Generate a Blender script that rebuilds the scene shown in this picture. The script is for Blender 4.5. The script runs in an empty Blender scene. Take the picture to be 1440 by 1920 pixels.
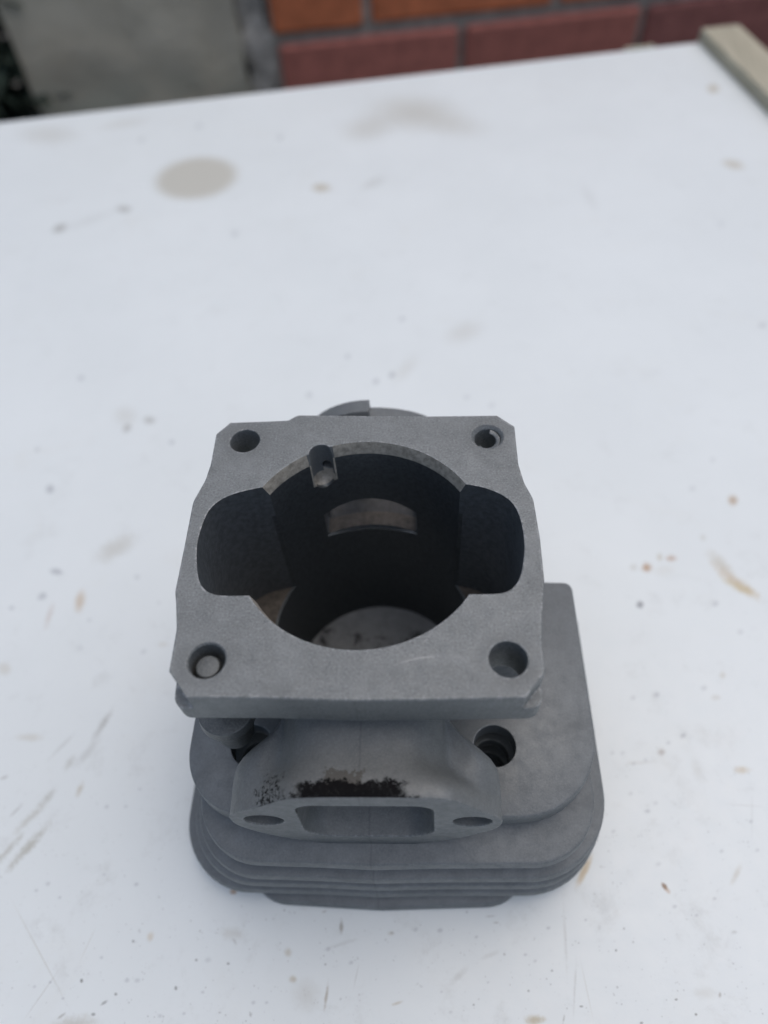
import bpy, bmesh, math, random
from mathutils import Vector, Matrix, noise
random.seed(7)
C = bpy.context.collection
scene = bpy.context.scene
R_ = math.radians
S = 0.025            # one model unit = the cylinder's bore radius (25 mm)
TZ = -3.62           # level of the table top in model units (0 = machined flange face)
TABLE_H = 0.75       # table top above the ground, metres

# ---------------------------------------------------------------- camera, world, sun, exposure
cam_d = bpy.data.cameras.new('camera'); cam = bpy.data.objects.new('camera', cam_d); C.objects.link(cam)
cam.location = (0.46877*S, -3.24468*S, (4.76777 - TZ)*S + TABLE_H)
cam.rotation_euler = (0.629984, 0.0476596, 0.0174269)
cam_d.sensor_fit = 'VERTICAL'; cam_d.sensor_height = 36.0; cam_d.lens = 1340/1920*36
cam_d.clip_start = 0.005; cam_d.clip_end = 200
cam_d.dof.use_dof = True; cam_d.dof.focus_distance = 0.150; cam_d.dof.aperture_fstop = 8.0
scene.camera = cam

SUN_EL, SUN_AZ = 72.0, 52.0      # azimuth measured from +y towards +x
world = bpy.data.worlds.new('World'); scene.world = world; world.use_nodes = True
wn = world.node_tree.nodes; wl = world.node_tree.links
sky = wn.new('ShaderNodeTexSky'); sky.sky_type = 'NISHITA'; sky.sun_disc = False
sky.sun_elevation = R_(SUN_EL); sky.sun_rotation = R_(SUN_AZ)
sky.air_density = 1.0; sky.dust_density = 4.0; sky.ozone_density = 1.0
wl.new(sky.outputs[0], wn['Background'].inputs[0]); wn['Background'].inputs[1].default_value = 0.125
sun_d = bpy.data.lights.new('sun', 'SUN'); sun = bpy.data.objects.new('sun', sun_d); C.objects.link(sun)
sun_d.energy = 0.9; sun_d.angle = R_(110); sun_d.color = (1.0, 0.985, 0.955)
sd = Vector((math.sin(R_(SUN_AZ))*math.cos(R_(SUN_EL)), math.cos(R_(SUN_AZ))*math.cos(R_(SUN_EL)), math.sin(R_(SUN_EL))))
sun.rotation_euler = sd.to_track_quat('Z', 'Y').to_euler()
sun.location = sd*5
scene.view_settings.view_transform = 'Standard'; scene.view_settings.look = 'None'
scene.view_settings.exposure = 0.0; scene.view_settings.gamma = 1.0
scene.cycles.max_bounces = 10; scene.cycles.diffuse_bounces = 6

# ---------------------------------------------------------------- helpers
def tag(o, label=None, cat=None, group=None, kind=None):
    for k, v in (('label', label), ('category', cat), ('group', group), ('kind', kind)):
        if v: o[k] = v
    return o

def empty(name, loc, rz=0):
    o = bpy.data.objects.new(name, None); C.objects.link(o); o.location = loc; o.rotation_euler = (0, 0, rz)
    o.empty_display_size = 0.02
    return o

def V(x, y, z): return Vector((x*S, y*S, (z - TZ)*S))      # model units -> metres above the table top

def link(name, bm, mats, parent=None, sharp=35):
    me = bpy.data.meshes.new(name)
    bm.normal_update(); bm.to_mesh(me); bm.free()
    for m in (mats if isinstance(mats, (list, tuple)) else [mats]): me.materials.append(m)
    me.shade_smooth(); me.set_sharp_from_angle(angle=R_(sharp))
    o = bpy.data.objects.new(name, me); C.objects.link(o); o.parent = parent
    return o

def rpoly(pts, n=8):
    """closed outline with rounded corners: [(x, y, r), ...]"""
    out = []; N = len(pts)
    for i, q in enumerate(pts):
        p = Vector(q[:2]); r = q[2] if len(q) > 2 else 0
        if r <= 0: out.append(p); continue
        a = (Vector(pts[i-1][:2]) - p).normalized(); b = (Vector(pts[(i+1) % N][:2]) - p).normalized()
        ang = a.angle(b)
        t = r/math.tan(ang/2); c = p + (a+b).normalized()*(r/math.sin(ang/2))
        s = p + a*t - c; e = p + b*t - c
        a0 = math.atan2(s.y, s.x); a1 = math.atan2(e.y, e.x); d = (a1-a0+math.pi) % (2*math.pi) - math.pi
        for k in range(n+1):
            w = a0 + d*k/n; out.append(c + Vector((math.cos(w), math.sin(w)))*r)
    return out

def offset(pts, d):
    """inset a closed outline by d along vertex normals (outline counter-clockwise)"""
    N = len(pts); area = sum(pts[i].x*pts[(i+1) % N].y - pts[(i+1) % N].x*pts[i].y for i in range(N))
    sg = 1 if area > 0 else -1; out = []
    for i in range(N):
        t = (pts[(i+1) % N] - pts[i-1]).normalized()
        out.append(pts[i] + Vector((-t.y, t.x))*d*sg)
    return out

def loft(bm, rings, cap=True):
    vr = [[bm.verts.new(p) for p in r] for r in rings]
    N = len(vr[0])
    for a, b in zip(vr, vr[1:]):
        for i in range(N):
            bm.faces.new((a[i], a[(i+1) % N], b[(i+1) % N], b[i]))
    if cap:
        bm.faces.new(vr[0][::-1]); bm.faces.new(vr[-1])
    bmesh.ops.recalc_face_normals(bm, faces=bm.faces)
    return vr

def plate(outline, prof):
    """solid from a 2-D outline: prof = [(z, inset), ...]"""
    bm = bmesh.new()
    loft(bm, [[V(q.x, q.y, z) for q in (offset(outline, d) if d else outline)] for z, d in prof])
    return bm

def lathe(prof, cx=0, cy=0, n=48, tilt=None):
    bm = bmesh.new()
    rings = []
    for r, z in prof:
        dx, dy = tilt(z) if tilt else (0, 0)
        rings.append([V(cx+dx+r*math.cos(2*math.pi*k/n), cy+dy+r*math.sin(2*math.pi*k/n), z) for k in range(n)])
    loft(bm, rings)
    return bm

def ycyl(prof, cx, cz, n=32):
    """solid of revolution about an axis parallel to y: prof = [(r, y), ...]"""
    bm = bmesh.new()
    loft(bm, [[V(cx+r*math.cos(2*math.pi*k/n), y, cz+r*math.sin(2*math.pi*k/n)) for k in range(n)] for r, y in prof])
    return bm

def cut(o, bms, op='DIFFERENCE'):
    """boolean each solid with o, bake the result, drop the tools"""
    for bm in bms:
        me = bpy.data.meshes.new('tool'); bmesh.ops.recalc_face_normals(bm, faces=bm.faces); bm.to_mesh(me); bm.free()
        t = bpy.data.objects.new('tool', me); C.objects.link(t); t.parent = o.parent
        md = o.modifiers.new('b', 'BOOLEAN'); md.operation = op; md.solver = 'EXACT'; md.object = t
        bpy.context.view_layer.update()
        ev = o.evaluated_get(bpy.context.evaluated_depsgraph_get())
        nm = bpy.data.meshes.new_from_object(ev)
        o.modifiers.clear(); old = o.data; nm.name = o.name
        nm.materials.clear()
        for m in old.materials: nm.materials.append(m)
        o.data = nm; bpy.data.meshes.remove(old)
        bpy.data.objects.remove(t); bpy.data.meshes.remove(me)
    o.data.shade_smooth(); o.data.set_sharp_from_angle(angle=R_(35))
    return o

def assign(o, fn):
    """material slot by face centre (model units) and normal"""
    for p in o.data.polygons:
        c = p.center; p.material_index = fn(c.x/S, c.y/S, c.z/S + TZ, p.normal)

# ---------------------------------------------------------------- node helpers
class NT:
    def __init__(s, name):
        s.m = bpy.data.materials.new(name); s.m.use_nodes = True
        s.t = s.m.node_tree; s.n = s.t.nodes; s.b = s.n['Principled BSDF']; s.out = s.n['Material Output']
    def link(s, a, b): s.t.links.new(a, b)
    def put(s, sock, v):
        if hasattr(v, 'is_linked') or isinstance(v, bpy.types.NodeSocket): s.link(v, sock)
        elif v is not None: sock.default_value = v
    def math(s, op, a, b=None, clamp=False):
        n = s.n.new('ShaderNodeMath'); n.operation = op; n.use_clamp = clamp
        s.put(n.inputs[0], a)
        if b is not None: s.put(n.inputs[1], b)
        return n.outputs[0]
    def coords(s, which='Object', scale=1/S, off=(0, 0, 0)):
        tc = s.n.new('ShaderNodeTexCoord'); mp = s.n.new('ShaderNodeMapping')
        mp.inputs['Scale'].default_value = (scale,)*3; mp.inputs['Location'].default_value = off
        s.link(tc.outputs[which], mp.inputs[0]); return mp.outputs[0]
    def noise(s, co, scale, detail=4, rough=.55, dist=0):
        n = s.n.new('ShaderNodeTexNoise'); n.inputs['Scale'].default_value = scale; n.inputs['Detail'].default_value = detail
        n.inputs['Roughness'].default_value = rough; n.inputs['Distortion'].default_value = dist
        s.link(co, n.inputs['Vector']); return n.outputs['Fac']
    def vor(s, co, scale, feature='F1'):
        n = s.n.new('ShaderNodeTexVoronoi'); n.feature = feature; n.inputs['Scale'].default_value = scale
        s.link(co, n.inputs['Vector']); return n
    def ramp(s, v, a, b, lo=0.0, hi=1.0, smooth=True):
        n = s.n.new('ShaderNodeMapRange'); n.interpolation_type = 'SMOOTHSTEP' if smooth else 'LINEAR'
        s.put(n.inputs['Value'], v); n.inputs['From Min'].default_value = a; n.inputs['From Max'].default_value = b
        n.inputs['To Min'].default_value = lo; n.inputs['To Max'].default_value = hi
        return n.outputs[0]
    def mix(s, f, a, b, blend='MIX'):
        n = s.n.new('ShaderNodeMix'); n.data_type = 'RGBA'; n.blend_type = blend
        s.put(n.inputs[0], f)
        s.put(n.inputs[6], a if not isinstance(a, tuple) else (*a[:3], 1)); s.put(n.inputs[7], b if not isinstance(b, tuple) else (*b[:3], 1))
        return n.outputs[2]
    def xyz(s, co):
        n = s.n.new('ShaderNodeSeparateXYZ'); s.link(co, n.inputs[0]); return n.outputs
    def bump(s, h, strength, dist, normal=None):
        n = s.n.new('ShaderNodeBump'); n.inputs['Strength'].default_value = strength; n.inputs['Distance'].default_value = dist
        s.link(h, n.inputs['Height'])
        if normal is not None: s.link(normal, n.inputs['Normal'])
        return n.outputs[0]
    def bevel(s, r):
        n = s.n.new('ShaderNodeBevel'); n.samples = 6; n.inputs['Radius'].default_value = r; return n.outputs[0]
    def band(s, v, lo, hi, w):
        return s.math('MULTIPLY', s.ramp(v, lo-w, lo+w), s.ramp(v, hi-w, hi+w, 1, 0))

def metal(name, base=(.160, .173, .177), soot=False, seam=True, scuff=False, rough=.55, metallic=.35, bevel_r=.0005, dome=False, grain=1.0, worn=0):
    t = NT(name); co = t.coords(off=(0, 0, TZ)); x, y, z = t.xyz(co)
    big = t.noise(co, 1.3, 5, .6); mid = t.noise(co, 9, 5, .65); fine = t.noise(co, 55, 3, .75)
    col = t.mix(t.ramp(big, .3, .7), tuple(c*.93 for c in base), tuple(c*1.06 for c in base))
    col = t.mix(t.ramp(mid, .42, .75, 0, .35), col, tuple(c*.8 for c in base))
    col = t.mix(t.math('MULTIPLY', t.ramp(fine, .5, .72), .6*grain), col, tuple(c*1.5 for c in base))
    col = t.mix(t.math('MULTIPLY', t.ramp(fine, .5, .28), .65*grain), col, tuple(c*.55 for c in base))
    # oily grime in soft patches and paler rubbed areas
    gm = t.ramp(t.noise(co, 2.1, 6, .7, .6), .50, .72)
    col = t.mix(t.math('MULTIPLY', gm, .32), col, tuple(c*.55 for c in base))
    pl = t.ramp(t.noise(co, 1.7, 5, .65, .3), .52, .75)
    col = t.mix(t.math('MULTIPLY', pl, .3), col, tuple(c*1.4 for c in base))
    # scattered dark pits
    v = t.vor(co, 7); rnd = t.math('FRACT', t.math('MULTIPLY', v.outputs['Color'], 7.13))
    pit = t.math('MULTIPLY', t.ramp(v.outputs['Distance'], .03, .09, 1, 0), t.ramp(rnd, .78, .8))
    pit = t.math('MULTIPLY', pit, t.ramp(mid, .45, .6))
    col = t.mix(t.math('MULTIPLY', pit, .8), col, (.03, .03, .032))
    if seam:      # casting parting line down the front
        ln = t.math('MULTIPLY', t.ramp(t.math('ABSOLUTE', t.math('ADD', x, t.ramp(mid, 0, 1, -.012, .012))), .004, .013, 1, 0), t.math('MULTIPLY', t.ramp(y, -1.2, -1.3), t.ramp(z, -.012, -.03)))
        col = t.mix(t.math('MULTIPLY', ln, .22), col, (.05, .05, .055))
    rg = t.ramp(mid, .3, .7, rough-.06, rough+.08)
    if worn:
        e = t.n.new('ShaderNodeBevel'); e.samples = 6; e.inputs['Radius'].default_value = .001
        g = t.n.new('ShaderNodeNewGeometry'); d = t.n.new('ShaderNodeVectorMath'); d.operation = 'DOT_PRODUCT'
        t.link(e.outputs[0], d.inputs[0]); t.link(g.outputs['Normal'], d.inputs[1])
        edge = t.math('MULTIPLY', t.ramp(d.outputs['Value'], .985, .85), t.ramp(t.noise(co, 16, 6, .85), .46, .6))
        col = t.mix(t.math('MULTIPLY', edge, worn), col, (.55, .56, .56))
    if scuff:     # worn bright edges, a curved scratch and short nicks on the flange
        top = t.ramp(z, -.02, -.004)
        rr = t.math('SQRT', t.math('ADD', t.math('POWER', t.math('ADD', x, -.58), 2), t.math('POWER', t.math('ADD', y, 1.78), 2)))
        sc = t.math('MULTIPLY', t.ramp(t.math('ABSOLUTE', t.math('ADD', rr, -.72)), .001, .008, 1, 0), t.band(x, .30, .58, .08))
        sc = t.math('MULTIPLY', sc, t.ramp(fine, .3, .65))
        u = t.math('ADD', t.math('MULTIPLY', x, .81), t.math('MULTIPLY', y, -.586)); w = t.math('ADD', t.math('MULTIPLY', x, .586), t.math('MULTIPLY', y, .81))
        s2 = t.math('MULTIPLY', t.ramp(t.math('ABSOLUTE', t.math('ADD', u, -.955)), .001, .007, 1, 0), t.math('MULTIPLY', t.band(w, -.49, -.40, .02), t.ramp(fine, .35, .6)))
        col = t.mix(t.math('MULTIPLY', t.math('MULTIPLY', t.math('MAXIMUM', sc, s2), top), .55), col, (.5, .5, .49))
        # grubby patches on the machined face
        gp = t.math('MULTIPLY', t.ramp(t.noise(co, 3.1, 6, .75), .54, .72), top)
        col = t.mix(t.math('MULTIPLY', gp, .5), col, tuple(c*.6 for c in base))
        for hx, hy in ((-1.09, -1.082), (1.09, -1.082), (-1.09, 1.046), (1.09, 1.046)):
            hd = t.math('SQRT', t.math('ADD', t.math('POWER', t.math('ADD', x, -hx), 2), t.math('POWER', t.math('ADD', y, -hy), 2)))
            rg_ = t.math('MULTIPLY', t.ramp(t.math('ADD', hd, t.ramp(mid, .3, .7, -.04, .04)), .14, .27, 1, 0), top)
            col = t.mix(t.math('MULTIPLY', rg_, .3), col, tuple(c*.5 for c in base))
        wp = t.math('MULTIPLY', t.ramp(t.noise(co, 2.3, 3, .6, .4), .5, .7), top)
        col = t.mix(t.math('MULTIPLY', wp, .3), col, tuple(c*1.35 for c in base))
    if soot:
        n1 = t.noise(co, 7, 6, .75); n2 = t.noise(co, 34, 4, .75)
        # black crust along the top lip of the port
        edge_y = t.math('ADD', t.ramp(n1, .25, .75, -.04, .04), t.ramp(n2, .3, .7, -.015, .015))
        yy = t.math('ADD', y, edge_y)
        a = t.math('MULTIPLY', t.ramp(yy, -1.775, -1.745, 1, 0), t.band(t.math('ADD', x, edge_y), -.46, .34, .04))
        thin = t.math('MULTIPLY', t.ramp(yy, -1.86, -1.84, 1, 0), t.band(x, -.72, .48, .06))
        thin = t.math('MULTIPLY', thin, t.ramp(n2, .46, .54))
        d1 = t.math('SQRT', t.math('ADD', t.math('POWER', t.math('MULTIPLY', t.math('ADD', x, .70), 9), 2), t.math('POWER', t.math('MULTIPLY', t.math('ADD', y, 1.80), 7), 2)))
        spl = t.math('MULTIPLY', t.ramp(t.math('ADD', d1, t.ramp(n1, .2, .8, -.8, .8)), .6, 1.15, 1, 0), t.ramp(n2, .49, .55))
        msk = t.math('MAXIMUM', t.math('MAXIMUM', a, thin), spl)
        front = t.math('MULTIPLY', t.ramp(z, -1.16, -1.05), t.ramp(y, -1.878, -1.874))
        msk = t.math('MULTIPLY', msk, front)
        br = t.math('MULTIPLY', t.ramp(t.math('ADD', y, t.ramp(n1, .3, .7, -.06, .06)), -1.69, -1.68, 1, 0), t.band(t.math('ADD', x, t.ramp(n2, .3, .7, -.02, .02)), -.25, .03, .015))
        hz = t.math('MULTIPLY', t.math('MULTIPLY', t.ramp(t.math('ADD', y, t.ramp(n1, .2, .8, -.12, .12)), -1.83, -1.62, 1, 0), t.band(x, -.62, .42, .22)), front)
        col = t.mix(t.math('MULTIPLY', hz, .22), col, (.06, .056, .05))
        col = t.mix(t.math('MULTIPLY', t.math('MULTIPLY', br, front), .8), col, (.072, .068, .058))
        col = t.mix(t.math('MULTIPLY', msk, t.ramp(n2, .5, .78, 1, .8)), col, (.006, .006, .0065))
    if dome:      # carbon flecks in the combustion chamber
        n1 = t.noise(co, 5, 6, .8)
        m = t.math('MULTIPLY', t.ramp(n1, .52, .60), t.band(y, .45, .72, .1))
        col = t.mix(t.math('MULTIPLY', m, .85), col, (.01, .01, .012))
    t.link(col, t.b.inputs['Base Color']); t.link(rg, t.b.inputs['Roughness'])
    t.b.inputs['Metallic'].default_value = metallic
    if soot:
        t.link(t.ramp(msk, 0, 1, metallic, 0), t.b.inputs['Metallic']); t.link(t.ramp(msk, 0, 1, .5, .08), t.b.inputs['Specular IOR Level']); t.link(t.math('ADD', rg, t.math('MULTIPLY', msk, .25)), t.b.inputs['Roughness'])
    nrm = t.bevel(bevel_r) if bevel_r else None
    nrm = t.bump(fine, .35*grain, .00025, nrm)
    nrm = t.bump(mid, .25, .0004, nrm)
    t.link(nrm, t.b.inputs['Normal'])
    return t.m

def simple(name, col, rough=.6, metallic=0, nscale=8, amt=.25, bump=.3, bdist=.0005, scale=1/S):
    t = NT(name); co = t.coords(scale=scale)
    n = t.noise(co, nscale, 6, .65)
    c = t.mix(t.ramp(n, .3, .7), tuple(k*(1-amt) for k in col), tuple(k*(1+amt) for k in col))
    t.link(c, t.b.inputs['Base Color']); t.b.inputs['Roughness'].default_value = rough; t.b.inputs['Metallic'].default_value = metallic
    if bump: t.link(t.bump(n, bump, bdist), t.b.inputs['Normal'])
    return t.m

M_cast = metal('blasted_aluminium', grain=.5, worn=.35)
M_flange = metal('machined_flange_face', base=(.19, .203, .203), scuff=True, grain=1.25, worn=.8)
M_port = metal('sooty_port_casting', soot=True, base=(.165, .177, .178), grain=.6, worn=.4)
M_dome = metal('chamber_aluminium', seam=False, dome=True, base=(.19, .203, .21), bevel_r=0)
M_pocket = simple('inner_casting_wall', (.15, .165, .175), rough=.5, metallic=.6, nscale=20, amt=.2)
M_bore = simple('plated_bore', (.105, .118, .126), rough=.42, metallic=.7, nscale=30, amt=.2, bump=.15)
M_tan = simple('bare_tan_edge_lit_slot', (.36, .335, .285), rough=.5, metallic=.1, nscale=18, amt=.3)  # tan bore edge; also paints the slot's bottom as lit
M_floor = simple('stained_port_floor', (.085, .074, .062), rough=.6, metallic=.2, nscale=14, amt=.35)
M_bolt = metal('bolt_steel', base=(.135, .145, .145), seam=False, rough=.5, metallic=.5)

# ---------------------------------------------------------------- engine cylinder
TABLE_TOP = Vector((0, 0, TABLE_H))
eng = empty('engine_cylinder', TABLE_TOP)
tag(eng, 'bead-blasted grey aluminium two-stroke engine cylinder standing upside down on the white table', 'engine part')

def bore_cut(r=1.0, z0=.5, z1=-3.0):
    return lathe([(r, z1), (r, z0)], n=128)
def spline(P, per=6):
    P = [Vector(q) for q in P]; P = [P[0]*2-P[1]] + P + [P[-1]*2-P[-2]]; out = []
    for i in range(1, len(P)-2):
        a, b, c, d = P[i-1:i+3]
        for k in range(per):
            u = k/per; out.append(.5*((2*b) + (c-a)*u + (2*a-5*b+4*c-d)*u*u + (3*b-a-3*c+d)*u**3))
    return out + [P[-2]]
pocket_l = [Vector((-.5, .4))] + spline([(-.802, .523), (-.966, .488), (-1.10, .445), (-1.205, .385), (-1.277, .30), (-1.312, .20), (-1.332, .04), (-1.330, -.10), (-1.300, -.27), (-1.262, -.40), (-1.215, -.475), (-1.15, -.522), (-1.041, -.546), (-.80, -.545)]) + [Vector((-.5, -.4))]
pocket_r = [Vector((.5, .4))] + spline([(.802, .523), (.963, .486), (1.08, .44), (1.185, .37), (1.252, .28), (1.285, .17), (1.300, .03), (1.298, -.12), (1.276, -.26), (1.243, -.39), (1.195, -.475), (1.13, -.53), (1.03, -.550), (.80, -.551)]) + [Vector((.5, -.4))]
def pocket_cut(out, z1=-1.65): return plate(out, [(z1, 0), (.3, 0)])
def hole(x, y, r, z0, z1, n=40): return lathe([(r, z1), (r, z0)], x, y, n)
def impulse_hole(): return ycyl([(.055, .8), (.055, 1.5)], -.36, -.27, 20)
def slot_cut():
    bm = lathe([(.105*math.cos(R_(a)) if a < 90 else .004, -.355-.135*math.sin(R_(a))) for a in (90, 82, 72, 62, 52, 42, 32, 22, 11, 0)] + [(.105, .2)], -.392, .880, 40)
    return bm

# flange plate
fo = [(-1.345, -1.362, .10), (-.615, -1.366, 0), (0, -1.386, 0), (.5, -1.381, 0), (1.335, -1.366, .10), (1.344, -.934, .4), (1.371, -.718, .4), (1.418, -.444, .4), (1.428, -.05, .5), (1.416, .346, .25),
      (1.358, .516, .25), (1.328, .721, .3), (1.336, 1.297, 0), (.6, 1.307, 0), (.015, 1.327, 0), (-.639, 1.355, .06), (-.722, 1.290, .06), (-1.368, 1.274, 0), (-1.36, .782, .3), (-1.378, .601, .25),
      (-1.445, .371, .3), (-1.436, -.115, .6), (-1.432, -.51, .2), (-1.406, -.604, .2), (-1.358, -.831, .3)]
flange = link('base_flange', plate(rpoly(fo, 6), [(-.43, .02), (-.40, 0), (-.006, 0), (0, .006)]), [M_flange, M_pocket, M_tan, M_cast, M_bore], eng)
def corner(xa, ya, xb, yb, depth, slope=.05):
    """wedge removed outside the line a-b, down to a sloping ledge"""
    a = Vector((xa, ya)); b = Vector((xb, yb)); t = (b-a).normalized(); n = Vector((t.y, -t.x))
    a2 = a - t*.4; b2 = b + t*.4
    bm = bmesh.new()
    P = [(a2, .2), (b2, .2), (b2, -depth), (a2, -depth)]
    near = [bm.verts.new(V(q.x, q.y, z)) for q, z in P]
    far = [bm.verts.new(V(q.x+n.x*.5, q.y+n.y*.5, z - (slope if z < 0 else 0)*4)) for q, z in P]
    for i in range(4): bm.faces.new((near[i], near[(i+1) % 4], far[(i+1) % 4], far[i]))
    bm.faces.new(near[::-1]); bm.faces.new(far)
    bmesh.ops.recalc_face_normals(bm, faces=bm.faces)
    return bm
cut(flange, [lathe([(.974, -1), (.974, -.12), (1.006, 0), (1.014, .03), (1.014, .5)], n=128), pocket_cut(pocket_l, -1), pocket_cut(pocket_r, -1), slot_cut(), impulse_hole(),
             hole(-1.09, -1.082, .135, .3, -1), hole(1.09, -1.082, .14, .3, -1), hole(-1.09, 1.046, .136, .3, -1), hole(1.09, 1.046, .118, .3, -1),
             lathe([(.10, -.06), (.135, -.012), (.165, .02)], 1.085, 1.046, 40),
             lathe([(.11, -.05), (.142, -.008), (.16, .02)], -1.09, -1.082, 40),
             corner(-1.350, -1.165, -1.155, -1.40, .20, .02), corner(1.157, -1.40, 1.345, -1.17, .20, .02),
             corner(-1.255, 1.272, -1.37, 1.125, .30), corner(1.338, 1.150, 1.18, 1.30, .30)])
def flange_slot(x, y, z, n):
    if n.z > .7: return 0
    r = math.hypot(x, y)
    if math.hypot(x+.36, z+.27) < .06 and y > .98: return 4
    if math.hypot(x+.392, y-.88) < .115 and z < -.01: return 2 if z < -.32 else 3  # lower slot end gets the paler tan as painted-in light
    if r < 1.02 and z > -.13: return 2
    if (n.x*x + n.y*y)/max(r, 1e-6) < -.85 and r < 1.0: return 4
    if abs(x) < 1.34 and -.6 < y < .56 and abs(x) > .78 and abs(n.z) < .5 and (abs(x) < 1.345) and not (abs(x) > 1.34): return 1
    return 0
assign(flange, flange_slot)
# a broken coil of thread insert in the back right hole
bm = bmesh.new()
rings = []
for k in range(26):
    a = R_(75 - k*9); rr = .108
    rings.append([V(1.09+(rr+dx)*math.cos(a), 1.046+(rr+dx)*math.sin(a), -.045-k*.0015+dz) for dx, dz in ((-.035, 0), (0, .014), (.012, 0), (0, -.02))])
loft(bm, rings); link('thread_insert', bm, M_cast, flange)

# barrel with transfer lumps
bo = [(-1.43, -.60, .25), (-1.08, -.78, .2), (-.85, -.90, .3)]
def barrel_outline(k):
    pts = []
    for i in range(96):
        a = 2*math.pi*i/96; c, s = math.cos(a), math.sin(a)
        r = 1.17
        lump = 1.455/max(abs(c), 1e-3) if abs(c) > .5 else 9
        lump = min(lump, .66/max(abs(s), 1e-3))
        r = max(r, min(lump, 1.58)*k) if lump < 9 else r
        pts.append(Vector((r*c, r*s)))
    for _ in range(3): pts = [(pts[i-1]+pts[i]*2+pts[(i+1) % 96])/4 for i in range(96)]
    return pts
b0, b1 = barrel_outline(.985), barrel_outline(.6)
bm = bmesh.new()
rings = []
for z, w, g in [(-3.6195, 0, .72), (-3.5, 0, .9), (-3.2, 0, 1.02), (-2.1, 0, 1.02), (-1.9, .5, 1.0), (-1.7, 1, 1.0), (-.7, 1, 1.0), (-.55, 1, 1.01), (-.4302, 1, 1.03)]:
    rings.append([V((b1[i].x*(1-w)+b0[i].x*w)*min(g, 1.0 if w > .4 else g), (b1[i].y*(1-w)+b0[i].y*w)*g, z) for i in range(96)])
loft(bm, rings)
barrel = link('barrel', bm, [M_cast, M_pocket, M_dome, M_floor, M_tan], eng)
dome_cut = lathe([(.02, -3.24), (.25, -3.23), (.5, -3.18), (.75, -3.10), (.965, -3.0), (1.0, -2.985), (1.0, .5)], n=128)
open_o = rpoly([(-.545, -.815, .17), (.585, -.815, .17), (.60, -1.90, .26), (-.57, -1.90, .26)], 8)
exh_cut_o = rpoly([(-.52, -.80, .17), (.56, -.80, .17), (.57, -1.90, .25), (-.55, -1.90, .25)], 6)
def ytunnel(out, y0, y1, k0=1, k1=1, cx=0, cz=0):
    bm = bmesh.new()
    loft(bm, [[V(cx+(q.x-cx)*k, y, cz+(q.y-cz)*k) for q in out] for y, k in ((y0, k0), (y1, k1))])
    return bm
cut(barrel, [dome_cut, pocket_cut(pocket_l, -1.70), pocket_cut(pocket_r, -1.70), slot_cut(), impulse_hole(),
             ytunnel(open_o, -2.2, -.9, 1.02, .70, 0, -1.15),
             ytunnel(rpoly([(-.47, -.80, .1), (.45, -.80, .1), (.45, -1.27, .06), (-.47, -1.27, .06)], 5), .85, 2.6, 1, 1.0, 0, -1.1)])
def barrel_slot(x, y, z, n):
    if math.hypot(x+.392, y-.88) < .115 and z > -.6: return 4  # slot bottom coloured paler to look lit
    if z < -2.9 and math.hypot(x, y) < 1.0: return 2
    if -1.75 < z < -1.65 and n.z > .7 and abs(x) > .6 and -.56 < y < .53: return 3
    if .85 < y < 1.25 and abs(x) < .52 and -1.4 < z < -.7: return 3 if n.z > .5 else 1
    if math.hypot(x, y) < 1.002 and abs(n.z) < .5: return 1
    if abs(x) < 1.34 and -.56 < y < .53 and abs(x) > .8 and abs(n.z) < .5: return 1
    return 0
assign(barrel, barrel_slot)

# plated bore wall: a thin sleeve with the ports cut out of it
bm = bmesh.new()
n = 160
loft(bm, [[V(r*math.cos(2*math.pi*k/n), r*math.sin(2*math.pi*k/n), z) for k in range(n)] for r, z in ((1.001, -2.99), (1.001, -.4302), (.9735, -.4302), (.9735, -2.99), (1.001, -2.99))], cap=False)
bmesh.ops.remove_doubles(bm, verts=bm.verts, dist=1e-6)
bmesh.ops.recalc_face_normals(bm, faces=bm.faces)
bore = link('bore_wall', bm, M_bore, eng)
arch = []
for k in range(13):
    u = -1 + 2*k/12
    arch.append(Vector((-.01+.455*u, -.79 - .105*u*u)))
arch = arch[::-1] + [Vector((-.465, -1.27)), Vector((-.2, -1.31)), Vector((.2, -1.31)), Vector((.445, -1.27))]
cut(bore, [pocket_cut(pocket_l, -1.69), pocket_cut(pocket_r, -1.69), slot_cut(), impulse_hole(), ytunnel(arch, .6, 1.4),
           ytunnel(exh_cut_o, -1.3, -.7, .92, .92, 0, -1.5)])

# ---------------------------------------------------------------- exhaust port boss
FACE = [(-1.085, -1.256), (-1.03, -1.116), (-.955, -1.02), (-.86, -.955), (-.765, -.88), (-.683, -.80), (-.60, -.715), (-.498, -.65), (-.276, -.612), (.073, -.603), (.419, -.61), (.611, -.63), (.728, -.705), (.832, -.84), (.921, -.985),
        (1.015, -1.12), (1.083, -1.246), (1.10, -1.38), (1.06, -1.54), (.943, -1.70), (.728, -1.93), (.305, -2.19), (-.037, -2.24), (-.277, -2.21), (-.637, -2.01), (-.883, -1.79), (-1.06, -1.51)]
REAR = [(-1.095, -1.25), (-1.045, -1.08), (-.96, -.985), (-.85, -.94), (-.76, -.925), (-.66, -.89), (-.58, -.80), (-.49, -.70), (-.30, -.635), (.07, -.62), (.33, -.635), (.48, -.70), (.58, -.80), (.67, -.90), (.78, -.935),
        (.92, -.945), (1.045, -1.05), (1.10, -1.23), (1.06, -1.48), (.943, -1.70), (.728, -1.90), (.305, -2.10), (-.037, -2.12), (-.277, -2.10), (-.637, -1.95), (-.883, -1.77), (-1.04, -1.50)]
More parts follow.
